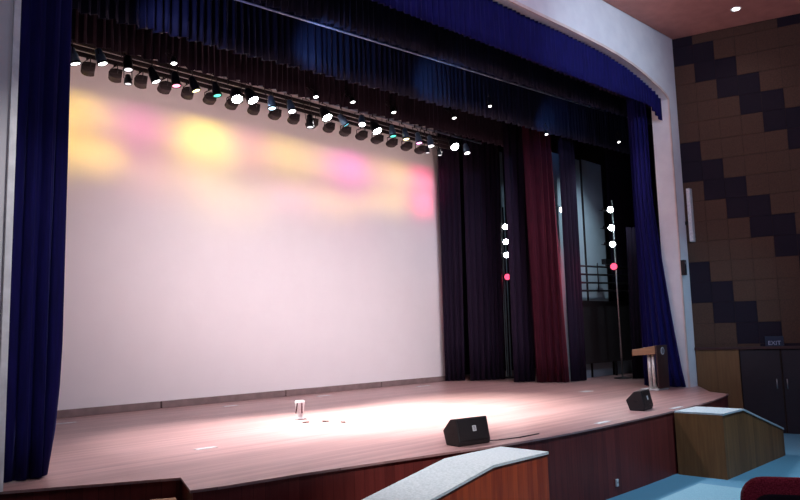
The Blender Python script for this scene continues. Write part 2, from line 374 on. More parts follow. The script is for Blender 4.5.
# cyclorama and its base
c = thing('cyclorama', 'huge white backcloth across the rear of the stage, lit in yellow and pink', 'screen', (12.4, 16.75, 0))
bm = newbm()
NX, NZ = 60, 4
g = [[bm.verts.new((-7.6 + 15.0 * i / NX, 0.012 * math.sin(i * .35) * (1 - j / NZ), 0.16 + 9.6 * j / NZ)) for j in range(NZ + 1)] for i in range(NX + 1)]
for i in range(NX):
    for j in range(NZ):
        f = bm.faces.new((g[i][j], g[i + 1][j], g[i + 1][j + 1], g[i][j + 1])); f.smooth = True
obj('cloth', bm, M['cyc'], c, fix=False)
bm = newbm(); tube(bm, (-7.6, 0.03, 9.76), (7.4, 0.03, 9.76), 0.03); obj('top_batten', bm, M['black_metal'], c)
for k in range(4):
    x0 = 4.9 + 3.72 * k
    tb = newbm(); bx(tb, 0.02, 3.70, -0.05, 0.05, 0.0, 0.17)
    o = obj('baseboard_back', tb, M['batten_box'], bevel=0.01); o.location = (x0, 16.68, 0); o['kind'] = 'structure'

# white floor plates
plates = [(5.9, 15.5, 0.5, .12, 'pale floor plate by the cyclorama base, nearest the left curtain'), (5.83, 9.86, 0.34, .12, 'pale floor plate alone on the left of the deck, nearest the steps'),
          (9.9, 15.6, 0.4, .12, 'pale floor plate by the cyclorama base, second from the left curtain'), (13.0, 15.75, 0.5, .12, 'pale floor plate by the cyclorama base, behind the striped object'),
          (17.0, 15.7, 0.6, .14, 'pale floor plate by the cyclorama base, nearest the black legs'), (11.62, 6.50, 0.42, .1, 'pale floor plate at the stage edge between the two floor monitors'),
          (17.3, 10.1, 0.4, .22, 'pale floor plate on the deck in front of the maroon leg'), (14.5, 6.44, .5, .10, 'pale floor plate at the stage edge just right of the right floor monitor')]
for x, y, a, b, lab in plates:
    bm = newbm(); bx(bm, -a / 2, a / 2, -b / 2, b / 2, 0, 0.008)
    o = obj('floor_plate', bm, M['silver'], bevel=0.002); o.location = (x, y, 0.0); tag(o, lab, 'floor plate', 'floor plates on the stage')

# ------------------------------------------------------------------ drapery
def drape(name, m, bot, top, z0, z1, per=0.22, amp=0.06, rows=14, seed=1, label=None, cat='curtain', group=None, gather=None, hem=0.0, zfun=None, th=0.012):
    """pleated cloth whose plan line runs along `bot` at the hem and `top` at the head"""
    rnd = random.Random(seed)
    def resample(pts, n):
        L = [0]
        for a, b in zip(pts, pts[1:]): L.append(L[-1] + (Vector(b) - Vector(a)).length)
        out = []
        for k in range(n + 1):
            s = L[-1] * k / n; i = 0
            while i < len(L) - 2 and s > L[i + 1]: i += 1
            t = (s - L[i]) / (L[i + 1] - L[i]); out.append(Vector(pts[i]).lerp(Vector(pts[i + 1]), t))
        return out, L[-1]
    _, Lt = resample(bot, 2)
    npl = max(3, int(Lt / per)); n = npl * 8
    B, _ = resample(bot, n); T, _ = resample(top, n)
    ph = []; am = []; a = 0
    wob = [rnd.uniform(0.7, 1.35) for _ in range(npl + 2)]
    for k in range(n + 1):
        am.append(wob[k // 8] * (1 - (k % 8) / 8) + wob[min(k // 8 + 1, npl + 1)] * ((k % 8) / 8))
        ph.append(2 * math.pi * k / 8 + 0.9 * math.sin(k * 0.13 + seed))
    bm = newbm(); grid = []
    for j in range(rows + 1):
        t = j / rows; row = []
        for k in range(n + 1):
            p = B[k].lerp(T[k], t if gather is None else gather(t))
            a = max(k - 1, 0); b = min(k + 1, n)
            d = (B[b] - B[a]).lerp(T[b] - T[a], t)
            if d.length < 1e-6: d = Vector((1, 0))
            d.normalize(); nr = Vector((-d.y, d.x))
            s = amp * am[k] * (1.15 - 0.35 * t)
            q = p + nr * (s * math.sin(ph[k] + 0.5 * math.sin(t * 3 + k * .05))) + d * (s * 0.35 * math.sin(2 * ph[k]))
            zz0, zz1 = (z0, z1) if zfun is None else zfun(q.x)
            z = zz0 + (zz1 - zz0) * t
            if j == 0: z += hem * math.sin(ph[k] * 0.5)
            row.append(bm.verts.new((q.x, q.y, z)))
        grid.append(row)
    for j in range(rows):
        for k in range(n):
            f = bm.faces.new((grid[j][k], grid[j][k + 1], grid[j + 1][k + 1], grid[j + 1][k])); f.smooth = True
    o = obj(name, bm, m, fix=False)
    sd = o.modifiers.new('thickness', 'SOLIDIFY'); sd.thickness = th; sd.offset = 0
    if label: tag(o, label, cat, group)
    return o

# house curtain bunches at both sides of the opening
g1 = lambda t: min(1, (t / 0.62)) ** 0.8
drape('house_curtain', M['blue_velvet'], [(2.62, 9.62), (3.0, 9.40), (3.38, 9.42), (3.44, 9.85), (3.3, 10.2)], [(2.62, 9.7), (3.05, 9.50), (3.53, 9.50), (3.62, 9.9), (3.5, 10.2)], 0.02, 8.6, 0.2, 0.045, 16, 3,
      'tall royal blue velvet curtain at the far left, beside the white pillar', gather=lambda t: min(1, (t / 0.16)) ** 0.6 if t < 0.16 else 1)
drape('house_curtain', M['blue_velvet'], [(19.75, 9.6), (19.45, 9.32), (19.40, 8.95), (19.42, 8.65), (19.50, 8.34)], [(19.75, 9.6), (19.50, 9.35), (19.46, 9.2), (19.48, 9.06), (19.52, 8.93)], 0.02, 8.6, 0.2, 0.045, 20, 5,
      'tall royal blue velvet curtain behind the lectern at the stage right edge', gather=g1)
def vz(x):
    b = 7.68 + 0.012 * (x - 8)
    return (b - 0.55 * max(0, x - 18.9), 8.95)
v = [(2.9, py(2.9) + 0.22), (11, py(11) + 0.24), (19.55, py(19.55) + 0.2)]
drape('valance', M['blue_velvet'], v, v, 7.5, 8.95, 0.16, 0.035, 5, 11, 'royal blue pleated valance hanging under the white proscenium arch', 'valance', zfun=vz)

# borders (overhead masking) from the back to the front
def zb(x): return (7.56 + 0.022 * (x - 6), 9.4)
def zb2(x): return (7.25 + 0.040 * (x - 5.5), 9.6)
def zb3(x): return (8.10 + 0.052 * (x - 7.3), 10.6)
def zb4(x): return (8.42 + 0.025 * (x - 12), 11.0)
drape('border', M['brown_cloth'], [(3.5, 14.0), (24.5, 14.0)], [(3.5, 14.0), (24.5, 14.0)], 7.6, 9.4, 0.17, 0.045, 5, 21, 'brown-black pleated border directly above the row of stage lights', 'stage border', 'borders above the stage', zfun=zb, hem=0.02)
drape('border', M['navy_cloth'], [(3.4, 11.95), (25.5, 11.95)], [(3.4, 11.95), (25.5, 11.95)], 7.8, 10.2, 0.17, 0.065, 5, 22, 'navy pleated border with blue-lit folds, beneath the long bright pipe', 'stage border', 'borders above the stage', zfun=zb2, hem=0.02)
drape('border', M['navy_cloth'], [(3.3, 11.2), (26, 11.2)], [(3.3, 11.2), (26, 11.2)], 9, 10.8, 0.17, 0.065, 5, 23, 'navy pleated border just above the long bright pipe', 'stage border', 'borders above the stage', zfun=zb3, hem=0.02)
drape('border', M['black_cloth'], [(3.2, 9.9), (26, 9.9)], [(3.2, 9.9), (26, 9.9)], 8.9, 11.2, 0.26, 0.05, 5, 24, 'black border right behind the blue valance', 'stage border', 'borders above the stage', zfun=zb4)

# pipes
def pipe(x0, x1, y, z0, z1, r, label, m='steel'):
    L = x1 - x0
    t = thing('batten_pipe', label, 'pipe', (x0, y, z0), 0)
    bm = newbm(); tube(bm, (0, 0, 0), (L, 0, z1 - z0), r, 10); obj('pipe', bm, M[m], t)
    for k in range(int(L / 3) + 1):
        x = 0.5 + 3 * k
        if x < L:
            bm = newbm(); tube(bm, (x, 0, (z1 - z0) * x / L), (x, 0, 12.29 - z0), 0.006, 5)
            obj('suspension_cable', bm, M['black_metal'], t)
pipe(5.0, 22.0, 11.6, 8.11, 9.03, 0.022, 'long thin bright pipe slanting across the navy borders', 'blue_steel')
pipe(3.2, 19.0, 14.55, 7.86, 7.98, 0.028, 'bright lighting pipe from which the row of stage lights hangs', 'blue_steel')
# cyc flood batten: three thin brown bars
t = thing('flood_batten', 'brown triple-bar batten behind the spotlights carrying the black flood lights', 'batten', (3.4, 15.45, 7.9))
for dz in (0.0, 0.13, 0.26):
    bm = newbm(); bx(bm, 0, 15.3, -0.03, 0.03, dz - 0.05, dz + 0.035); obj('bar', bm, M['brown_metal'], t)
for k in range(6):
    bm = newbm(); tube(bm, (0.6 + 2.8 * k, 0, 0.28), (0.6 + 2.8 * k, 0, 4.39), 0.008, 5); obj('suspension_cable', bm, M['black_metal'], t)

# ------------------------------------------------------------------ flood lights
def make_flood():
    o = thing('flood_light', '', 'flood light', (0, 0, 0), 0, 'black flood lights above the backcloth')
    # scoop-shaped housing: D profile in y,z extruded along x
    bm = newbm(); prof = []
    for k in range(9):
        a = R(95 + 190 * k / 8); prof.append((0.0 + 0.17 * math.cos(a), 0.115 * math.sin(a)))
    prof += [(0.11, -0.095), (0.13, 0.095)]
    mx = Matrix.Rotation(R(-20), 4, 'Z')
    prism(bm, [(x, z) for x, z in prof], -0.17, 0.17, mx); obj('housing', bm, M['brown_metal'], o, 0.01)
    bm = newbm()
    for dz in (-0.07, 0.0, 0.07): bx(bm, -0.14, 0.10, -0.182, -0.17, dz - 0.008, dz + 0.008, mx)
    obj('cooling_fins', bm, M['brown_metal'], o)
    bm = newbm(); tube(bm, (-0.05, -0.19, 0.0), (-0.05, -0.19, 0.20), 0.012, 6); tube(bm, (-0.05, 0.19, 0.0), (-0.05, 0.19, 0.20), 0.012, 6)
    tube(bm, (-0.05, -0.19, 0.20), (-0.05, 0.19, 0.20), 0.012, 6); tube(bm, (-0.05, 0, 0.2), (-0.05, 0, 0.27), 0.02, 6)
    obj('yoke', bm, M['black_metal'], o)
    return o
ordw = ['first', 'second', 'third', 'fourth', 'fifth', 'sixth', 'seventh', 'eighth', 'ninth', 'tenth', 'eleventh', 'twelfth', 'thirteenth', 'fourteenth', 'fifteenth', 'sixteenth', 'seventeenth', 'eighteenth']
fl = make_flood()
FX = [6.21, 6.82, 7.42, 8.01, 8.61, 9.22, 9.85, 10.52, 11.19, 11.82, 12.46, 13.08, 13.70, 14.35, 15.00, 15.64, 16.3, 16.95]
for i, x in enumerate(FX):
    lab = 'black flood light in the back row above the backcloth, %s from the left curtain' % ordw[i]
    if i == 0: fl.location = (x, 15.45, 7.60); fl['label'] = lab
    else: dup(fl, (x, 15.45, 7.60), R(random.uniform(-6, 6)), lab)

# ------------------------------------------------------------------ spotlights
def spotlight(loc, aimv, lens, body, label, L=0.33, r=0.095, hang=None, group='spotlights on the front lighting pipe', cat='spotlight', yz=7.88):
    """loc = centre of the lens"""
    loc = Vector(loc); a = Vector(aimv).normalized()
    o = thing('stage_spotlight', label, cat, loc, 0, group)
    mx = a.to_track_quat('-Z', 'Y').to_matrix().to_4x4()
    bm = newbm(); lathe(bm, [(r, 0.0), (r * 1.02, 0.02), (r, 0.05), (r * .96, L * .55), (r * .78, L * .62), (r * .72, L * .9), (r * .45, L)], 14, mx)
    obj('body', bm, body, o)
    bm = newbm(); lathe(bm, [(r * .88, -0.012), (r * .88, 0.0)], 14, mx); obj('lens', bm, G[lens], o)
    bm = newbm(); lathe(bm, [(r * 1.10, -0.02), (r * 1.12, 0.015), (r * 0.9, 0.016), (r * 0.9, -0.02)], 14, mx, cap=False)
    obj('filter_frame', bm, M['black_metal'], o)
    mid = mx @ Vector((0, 0, L * .5)); side = (mx @ Vector((1, 0, 0))).normalized() * (r * 1.2)
    bm = newbm(); topz = Vector((mid.x, mid.y, mid.z + 0.24)) if hang is None else Vector(hang) - loc
    for s in (-1, 1):
        tube(bm, mid + side * s, topz + side * s * 0.9, 0.009, 6)
    tube(bm, topz - side * .9, topz + side * .9, 0.009, 6); tube(bm, topz, topz + Vector((0, 0, 0.08)), 0.02, 6)
    obj('yoke', bm, M['black_metal'], o)
    return o
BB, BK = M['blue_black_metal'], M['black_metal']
sp = [  # x, z, lens, body, aim, label
 (5.49, 7.23, 'white', BB, (.25, -.1, -.95), 'bluish spotlight at the very left end of the row, against the curtain'),
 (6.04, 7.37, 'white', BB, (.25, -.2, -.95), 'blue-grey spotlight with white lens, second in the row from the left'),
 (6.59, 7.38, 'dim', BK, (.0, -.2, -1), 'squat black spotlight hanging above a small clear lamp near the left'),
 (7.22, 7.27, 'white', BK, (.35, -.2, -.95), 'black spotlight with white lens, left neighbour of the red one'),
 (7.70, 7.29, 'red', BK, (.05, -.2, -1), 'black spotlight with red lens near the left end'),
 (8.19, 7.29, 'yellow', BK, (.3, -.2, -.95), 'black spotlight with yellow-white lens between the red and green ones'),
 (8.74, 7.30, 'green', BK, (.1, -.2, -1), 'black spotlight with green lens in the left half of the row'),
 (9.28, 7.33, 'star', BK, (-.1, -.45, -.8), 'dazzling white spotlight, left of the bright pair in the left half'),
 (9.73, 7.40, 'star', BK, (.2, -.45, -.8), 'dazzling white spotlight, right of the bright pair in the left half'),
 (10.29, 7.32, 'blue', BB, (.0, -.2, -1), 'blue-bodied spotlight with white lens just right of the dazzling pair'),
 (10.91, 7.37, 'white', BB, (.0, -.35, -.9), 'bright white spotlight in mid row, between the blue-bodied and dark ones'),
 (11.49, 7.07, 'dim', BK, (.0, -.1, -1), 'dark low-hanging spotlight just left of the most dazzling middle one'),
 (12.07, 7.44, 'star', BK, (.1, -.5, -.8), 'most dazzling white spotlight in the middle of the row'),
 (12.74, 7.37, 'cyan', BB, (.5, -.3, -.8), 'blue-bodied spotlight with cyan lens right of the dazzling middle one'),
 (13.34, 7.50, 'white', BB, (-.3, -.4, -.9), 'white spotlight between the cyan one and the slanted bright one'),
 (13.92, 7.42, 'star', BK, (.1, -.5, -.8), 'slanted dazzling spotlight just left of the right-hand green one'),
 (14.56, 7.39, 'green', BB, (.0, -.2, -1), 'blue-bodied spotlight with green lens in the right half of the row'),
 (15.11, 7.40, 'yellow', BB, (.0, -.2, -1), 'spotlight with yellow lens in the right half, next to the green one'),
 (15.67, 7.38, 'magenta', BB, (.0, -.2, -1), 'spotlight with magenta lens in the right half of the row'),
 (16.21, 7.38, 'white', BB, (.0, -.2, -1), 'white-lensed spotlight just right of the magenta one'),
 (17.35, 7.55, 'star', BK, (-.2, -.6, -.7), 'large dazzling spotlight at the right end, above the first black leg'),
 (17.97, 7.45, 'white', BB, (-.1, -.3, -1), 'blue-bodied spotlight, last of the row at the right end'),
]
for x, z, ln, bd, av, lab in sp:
    spotlight((x, 14.35, z), av, ln, bd, lab, r=0.145 if ln == 'star' else 0.10, hang=(x - 0.08 * av[0], 14.52, 7.79 + 0.0076 * (x - 3.2)))
for x, z, y, lab in [(6.57, 7.05, 14.3, 'small clear lamp hanging under the squat black spotlight near the left'),
                  (15.98, 7.12, 14.3, 'small dim lamp hanging low at the right end, left one of the two'),
                  (16.55, 7.14, 14.3, 'small dim lamp hanging low at the right end, right one of the two')]:
    spotlight((x, y, z), (0, -.1, -1), 'dim', BK, lab, L=0.2, r=0.075, hang=(x + (.06 if x < 7 else 0), 14.5, 7.79 + 0.0076 * (x - 3.2)), group='small low-hanging lamps')
ups = [(7.30, 7.52, 'white', 'small bright lamp perched above the red spotlight at the left'),
       (11.18, 7.65, 'white', 'small white lamp on the border hem above the middle of the row'),
       (12.43, 7.79, 'white', 'small white lamp on the border hem above the cyan spotlight'),
       (13.97, 7.83, 'white', 'small white lamp on the border hem above the right-hand green spotlight'),
       (16.61, 8.20, 'white', 'small white lamp high on the border above the right end of the row')]
for x, z, ln, lab in ups:
    spotlight((x, 13.72, z), (0, -.25, -1), ln, BK, lab, L=0.16, r=0.07, hang=(x, 13.99, z + 0.3), group='small lamps along the border hem')
for (x, y, z, lab) in [(15.9, 11.82, 7.95, 'tiny bright lamp on the navy border near the end of the long pipe'),
                       (11.5, 9.15, 8.2, 'small bluish lamp behind the valance at the top centre'),
                       (18.7, 11.8, 7.65, 'tiny white lamp under the border above the maroon leg'), (22.2, 11.2, 7.9, 'tiny white lamp under the border beside the right curtain')]:
    spotlight((x, y, z), (-.2, -.4, -.9), 'white', BK, lab, L=0.14, r=0.05, hang=(x, y + .02, z + 0.28), group='tiny lamps among the borders')

# light from the lit fixtures, and an added deck fill
for x, z, tx, ty, pw in [(9.28, 7.33, 8.8, 10.9, 1500), (9.73, 7.40, 9.9, 10.4, 1700), (12.07, 7.44, 10.9, 10.4, 2200), (13.92, 7.42, 12.3, 10.4, 1800), (17.35, 7.55, 13.6, 10.9, 1300)]:
    spot('stage_beam', (x, 14.15, z - 0.12), (tx, ty, 0), pw * 4.0, (1.0, 0.93, 0.86), 40, 1.0, 0.06)
area('deck_fill', (10.6, 10.4, 7.55), (10.4, 9.0, 0), 12, 0.3, 340, (1.0, 0.90, 0.95), 72)  # added soft fill over the deck, without a fixture of its own
spot('stage_beam', (6.04, 14.2, 7.25), (7.4, 10.9, 0), 4200, (1.0, 0.9, 0.9), 46, 1.0, 0.06)
pools = [(6.4, (1, .66, .10), 95), (7.2, (1, .62, .45), 34), (7.95, (1, .12, .55), 52), (8.9, (1, .5, .35), 30), (9.7, (1, .74, .08), 125), (10.4, (1, .78, .25), 70), (11.2, (1, .25, .45), 46), (12.3, (1, .72, .18), 62), (13.3, (1, .70, .25), 55),
         (14.2, (1, .40, .55), 50), (15.1, (1, .16, .60), 88), (16.2, (1, .50, .3), 45), (17.2, (1, .62, .2), 62), (18.4, (1, .08, .25), 105)]
for x, col, pw in pools:
    area('flood_beam', (x, 15.66, 7.62), (x, 16.75, 6.72), 1.0, 0.06, pw * 0.062, col, 84)
for x, z, col, pw, wd in [(6.7, 6.0, (1, .66, .12), 3.4, 1.8), (8.8, 5.7, (1, .5, .35), 1.8, 2.2), (10.8, 5.35, (1, .74, .3), 2.2, 2.2), (12.8, 5.7, (1, .45, .6), 2.0, 2.0), (14.5, 5.7, (1, .72, .22), 2.4, 2.2), (16.6, 6.0, (1, .66, .2), 2.2, 1.8), (18.4, 6.15, (1, .08, .2), 3.0, 1.1)]:
    area('flood_beam', (x, 14.8, 7.15), (x, 16.75, z), wd, 0.05, pw, col, 30)

# ------------------------------------------------------------------ black legs and wings on the right
drape('side_drape', M['black_cloth'], [(18.95, 16.45), (19.40, 15.95)], [(18.95, 16.45), (19.55, 15.95)], 0.02, 9.2, 0.16, 0.05, 6, 31, 'black leg curtain bordering the right edge of the backcloth', 'curtain', 'black legs at the right wing')
drape('side_drape', M['black_cloth'], [(19.35, 15.70), (20.55, 15.12)], [(19.45, 15.72), (20.80, 15.12)], 0.02, 9.2, 0.18, 0.05, 6, 32, 'wide black leg curtain left of the narrow gap with white lamps', 'curtain', 'black legs at the right wing')
drape('side_drape', M['black_cloth'], [(19.30, 13.84), (19.95, 13.5)], [(19.30, 13.84), (20.3, 13.5)], 0.02, 9.2, 0.18, 0.05, 6, 33, 'black leg curtain between the narrow lamp gap and the maroon leg', 'curtain', 'black legs at the right wing')
drape('side_drape', M['red_velvet'], [(19.45, 13.1), (19.75, 12.6), (19.85, 12.2)], [(19.15, 13.0), (19.7, 12.7), (20.2, 12.65)], 0.02, 9.2, 0.2, 0.06, 10, 34, 'maroon leg curtain standing among the black ones', 'curtain')
drape('side_drape', M['black_cloth'], [(20.25, 12.34), (21.10, 12.28)], [(20.25, 12.34), (21.15, 12.28)], 0.02, 9.2, 0.18, 0.05, 6, 35, 'black leg curtain just right of the maroon leg, lit by a lamp at its edge', 'curtain', 'black legs at the right wing')
drape('side_drape', M['black_cloth'], [(22.15, 11.22), (22.6, 11.0)], [(22.35, 11.22), (22.85, 10.98)], 0.02, 5.0, 0.16, 0.04, 5, 36, 'narrow black drape standing left of the lectern in the wing', 'curtain', 'black legs at the right wing')
drape('side_drape', M['black_cloth'], [(24.2, 12.8), (27.9, 12.75)], [(24.2, 12.8), (27.9, 12.75)], 2.66, 9.2, 0.2, 0.04, 5, 37, 'black drape behind the lamp boom and the right blue curtain', 'curtain', 'black legs at the right wing')
# pale tall flats
for x0, x1, y, z0, z1, lab in [(20.55, 22.61, 12.95, 0, 7.66, 'tall pale blue flat behind the black drape just right of the maroon one'), (22.66, 24.14, 12.95, 0, 7.72, 'tall pale blue flat beside the dark drape and the lamp boom'), (24.2, 26.3, 12.95, 0, 2.4, 'low pale flat whose foot shows beneath the black masking panel')]:
    o = thing('scenery_flat', lab, 'stage flat', (x0, y, 0), 0, 'pale flats in the right wing')
    bm = newbm(); bx(bm, 0.02, x1 - x0 - .02, 0, 0.04, 0, z1); obj('panel', bm, M['pale_flat'], o)
    bm = newbm(); bx(bm, 0, 0.03, -0.02, 0.06, 0, z1); bx(bm, x1 - x0 - .03, x1 - x0, -0.02, 0.06, 0, z1); bx(bm, 0.03, x1 - x0 - .03, 0.04, 0.08, 3, 3.1); obj('frame', bm, M['black_wood'], o)
o = thing('scenery_flat', 'slim pale strip of a flat in the narrow gap between black legs', 'stage flat', (22.22, 16.25, 0))
bm = newbm(); bx(bm, 0, 0.30, 0, 0.04, 0, 8.6); obj('panel', bm, M['pale_flat'], o)
bm = newbm(); bx(bm, 0, 0.02, -0.02, 0.0, 0, 8.6); obj('frame', bm, M['black_wood'], o)
# black masking panel, in front of the flats
o = thing('masking_panel', 'large black masking panel on posts in the right wing, under the rails', 'panel', (21.6, 12.62, 0))
bm = newbm(); bx(bm, 0.0, 4.7, 0, 0.05, 0.50, 2.62); obj('board', bm, M['black_wood'], o)
for x in (0.04, 2.3, 4.66):
    bm = newbm(); bx(bm, x - .03, x + .03, 0.05, 0.11, 0, 2.62); obj('post', bm, M['black_metal'], o)
# horizontal rails
o = thing('lighting_ladder', 'long black frame of horizontal rails crossing the right wing at the red lamp', 'rail frame', (20.75, 12.46, 0))
for z in (2.95, 3.22, 3.5, 3.78):
    bm = newbm(); tube(bm, (0.5, 0, z - .02), (5.6, 0, z + 0.10), 0.032); obj('rail', bm, M['black_metal'], o)
for x in (0.55, 1.8, 3.1, 4.4, 5.5):
    bm = newbm(); tube(bm, (x, 0, 2.9), (x, 0, 3.92), 0.02); obj('upright', bm, M['black_metal'], o)
for x in (0.55, 5.5):
    bm = newbm(); tube(bm, (x, 0.08, 0), (x, 0.08, 3.92), 0.035); obj('post', bm, M['black_metal'], o)
bm = newbm(); bx(bm, 2.2, 2.55, -.12, .05, 3.9, 4.08); obj('equipment_box', bm, M['black_metal'], o)
# lamp booms
def boom(x, y, zs, red, label, names, pole_side=0.6, h=6.0):
    o = thing('lamp_boom', label, 'lighting stand', (x + pole_side, y + 0.12, 0), 0, 'vertical lamp booms in the wings')
    bm = newbm(); tube(bm, (0, 0, 0.03), (0, 0, h), 0.03); obj('pole', bm, M['steel'] if pole_side > .5 else M['black_metal'], o)
    bm = newbm(); lathe(bm, [(0.28, 0), (0.28, 0.03), (0.05, 0.05)], 18); obj('base', bm, M['black_metal'], o)
    for z in list(zs) + [red]:
        bm = newbm(); tube(bm, (0, 0, z + .02), (-pole_side + 0.02, 0.1, z + 0.02), 0.016, 6); obj('side_arm', bm, M['black_metal'], o)
    for z, nm in zip(zs, names):
        spotlight((x, y - 0.12, z), (-.75, -.55, -.25), 'star', BK, nm, L=0.26, r=0.105, hang=(x, y + 0.16, z + 0.02), group='side lamps on the booms')
    spotlight((x, y - 0.12, red), (-.75, -.55, -.15), 'deepred', BK, names[3], L=0.26, r=0.125, hang=(x, y + 0.16, red + 0.02), group='side lamps on the booms')
boom(21.85, 11.6, (5.58, 4.97, 4.42), 3.68, 'bright-poled lamp boom with three white lamps and a red one, beside the right curtain',
     ['topmost of three dazzling side lamps left of the right blue curtain', 'middle one of three dazzling side lamps left of the right blue curtain', 'lowest of three dazzling side lamps left of the right blue curtain', 'red side lamp glowing among the rails in the right wing'])
boom(21.17, 15.4, (5.42, 4.87, 4.39), 3.6, 'lamp boom half hidden in the narrow gap between black legs',
     ['topmost small white lamp in the narrow gap between black legs', 'second small white lamp in the narrow gap between black legs', 'third and lowest white lamp in the narrow gap between black legs', 'red lamp in the narrow gap between black legs'], 0.22, 6.2)
spotlight((20.6, 12.55, 5.6), (-.8, -.5, -.2), 'white', BK, 'white side lamp shining at the edge of the black leg by the pale flats', L=0.2, r=0.1, hang=(20.7, 12.94, 5.8), group='side lamps on the booms')
spot('side_beam', (21.6, 11.3, 5.0), (17, 10.0, 0), 300, (1, .95, .95), 60, 1.0)
spot('red_beam', (21.5, 11.35, 3.68), (20.6, 12.4, 3.3), 60, (1, .05, .12), 120, 1.0)
spot('wing_fill', (21.5, 10.6, 8.2), (21.8, 12.8, 3.5), 620, (0.70, 0.88, 1.0), 75, 1.0)  # added to brighten the pale flats, no lamp hangs here
spot('red_beam', (20.95, 15.1, 3.6), (20.2, 15.6, 3.0), 20, (1, .05, .12), 120, 1.0)

# added blue spots to light folds of the borders, no lamps hang there
spot('blue_border_fill', (8.6, 11.0, 7.5), (10.6, 11.95, 8.1), 110, (0.22, 0.42, 1.0), 78, 1.0)
spot('blue_border_fill', (12.2, 11.0, 7.6), (14.3, 11.95, 8.3), 110, (0.2, 0.45, 1.0), 66, 1.0)
spot('blue_border_fill', (17.6, 11.0, 7.6), (19.6, 11.95, 8.1), 80, (0.18, 0.42, 1.0), 62, 1.0)
spot('blue_border_fill', (5.2, 11.0, 7.1), (7.0, 11.95, 7.7), 100, (0.30, 0.36, 1.0), 80, 1.0)

# ------------------------------------------------------------------ stage monitors
def monitor(label, loc, rz):
    o = thing('floor_monitor', label, 'speaker', loc, rz, 'wedge floor monitors on the stage')
    # cross-section in y (depth) and z; the grille looks towards -y
    prof = [(0.02, 0.0), (0.30, 0.0), (0.37, 0.20), (0.20, 0.37), (0.07, 0.385), (0.0, 0.06)]
    mx = Matrix.Rotation(R(90), 4, 'Z')      # local x -> y
    bm = newbm()
    a = [bm.verts.new((-0.30, y, z)) for y, z in prof]; b = [bm.verts.new((0.30, y, z)) for y, z in prof]
    bm.faces.new(a); bm.faces.new(b[::-1])
    for i in range(len(prof)): bm.faces.new((a[i], b[i], b[(i + 1) % 6], a[(i + 1) % 6]))
    obj('cabinet', bm, M['black_wood'], o, 0.012)
    sl = Vector((0, 0.07, 0.325)).normalized(); nn = Vector((0, -sl.z, sl.y)); org = Vector((0, 0.0, 0.06))
    mf = Matrix(((1, 0, 0, org.x), (0, sl.y, -nn.y, org.y), (0, sl.z, -nn.z, org.z), (0, 0, 0, 1)))  # x, up the face, into it
    bm = newbm(); bx(bm, -0.275, 0.275, 0.01, 0.315, -0.010, 0.004, mf); g = obj('grille', bm, M['grille'], o, 0.005)
    bm = newbm(); bx(bm, -0.025, 0.045, 0.135, 0.215, -0.018, -0.010, mf); p = obj('badge', bm, M['white'], o, 0.003)
    p['label'] = 'small white square badge'
    bm = newbm()
    for (u0, u1, v0, v1) in ((-0.008, 0.028, 0.150, 0.156), (-0.008, 0.028, 0.194, 0.200), (-0.008, -0.002, 0.150, 0.2), (0.022, 0.028, 0.15, 0.2), (0.006, 0.014, 0.165, 0.186)):
        bx(bm, u0, u1, v0, v1, -0.0195, -0.018, mf)
    obj('badge_mark', bm, M['grey_mark'], p)
    for s in (-1, 1):
        bm = newbm(); bx(bm, s * 0.301 - .003, s * 0.301 + .003, 0.13, 0.22, 0.16, 0.20); obj('side_handle', bm, M['grey_mark'] if False else M['black_metal'], o)
    bm = newbm()
    for x in (-.25, .25):
        for y in (.05, .27): lathe(bm, [(0.018, -0.0), (0.018, 0.004)], 8, Matrix.Translation((x, y, -0.002)))
    obj('rubber_feet', bm, M['black_metal'], o)
    return o
monitor('black wedge floor monitor with white badge at the stage edge, behind the orange-brown ramp block', (8.36, 6.73, 0.004), R(-10))
monitor('black wedge floor monitor on the right of the stage, in front of the lectern', (13.93, 6.74, 0.004), R(10))
# cable by the left monitor
cu = newbm()
pts = [Vector(p) for p in ((8.62, 6.95, 0.01), (8.9, 6.72, 0.01), (9.3, 6.62, 0.01), (9.8, 6.60, 0.01))]
for a, b in zip(pts, pts[1:]): tube(cu, a, b, 0.008, 6)
o = obj('cable', cu, M['black_metal']); tag(o, 'thin black cable lying along the stage edge beside the left floor monitor', 'cable')

# ------------------------------------------------------------------ lectern
o = thing('lectern', 'lectern with tan desk on twin steel poles and dark emblem front, before the right curtain', 'lectern', (18.30, 8.62, 0.0))
bm = newbm(); a = [(-0.02, 0.94), (-0.02, 1.16), (0.62, 1.06), (0.62, 0.90)]
for_x = []
v0 = [bm.verts.new((0.0, y, z)) for y, z in a]; v1 = [bm.verts.new((0.62, y, z)) for y, z in a]
bm.faces.new(v0); bm.faces.new(v1[::-1])
for i in range(4): bm.faces.new((v0[i], v1[i], v1[(i + 1) % 4], v0[(i + 1) % 4]))
obj('desk', bm, M['tan_wood'], o, 0.008)
bm = newbm(); bx(bm, 0.0, 0.62, -0.08, -0.03, 0.05, 1.17); fp = obj('front_panel', bm, M['brown_wood'], o, 0.006)
bm = newbm(); mxx = Matrix.Translation((0.31, -0.082, 1.02)) @ Matrix.Rotation(R(90), 4, 'X')
lathe(bm, [(0.10, 0), (0.10, 0.012)], 24, mxx); e = obj('emblem', bm, M['silver'], fp); e['label'] = 'round pale emblem'
bm = newbm(); lathe(bm, [(0.07, 0.012), (0.07, 0.016)], 24, mxx); obj('emblem_center', bm, M['grey_mark'], fp)
for y in (0.10, 0.21):
    bm = newbm(); tube(bm, (0.12, y, 0.03), (0.12, y, 0.93), 0.045, 14); obj('pole', bm, M['bright_pole'], o)
bm = newbm(); bx(bm, 0.0, 0.62, -0.05, 0.45, 0.0, 0.035); obj('base', bm, M['silver'], o, 0.008)
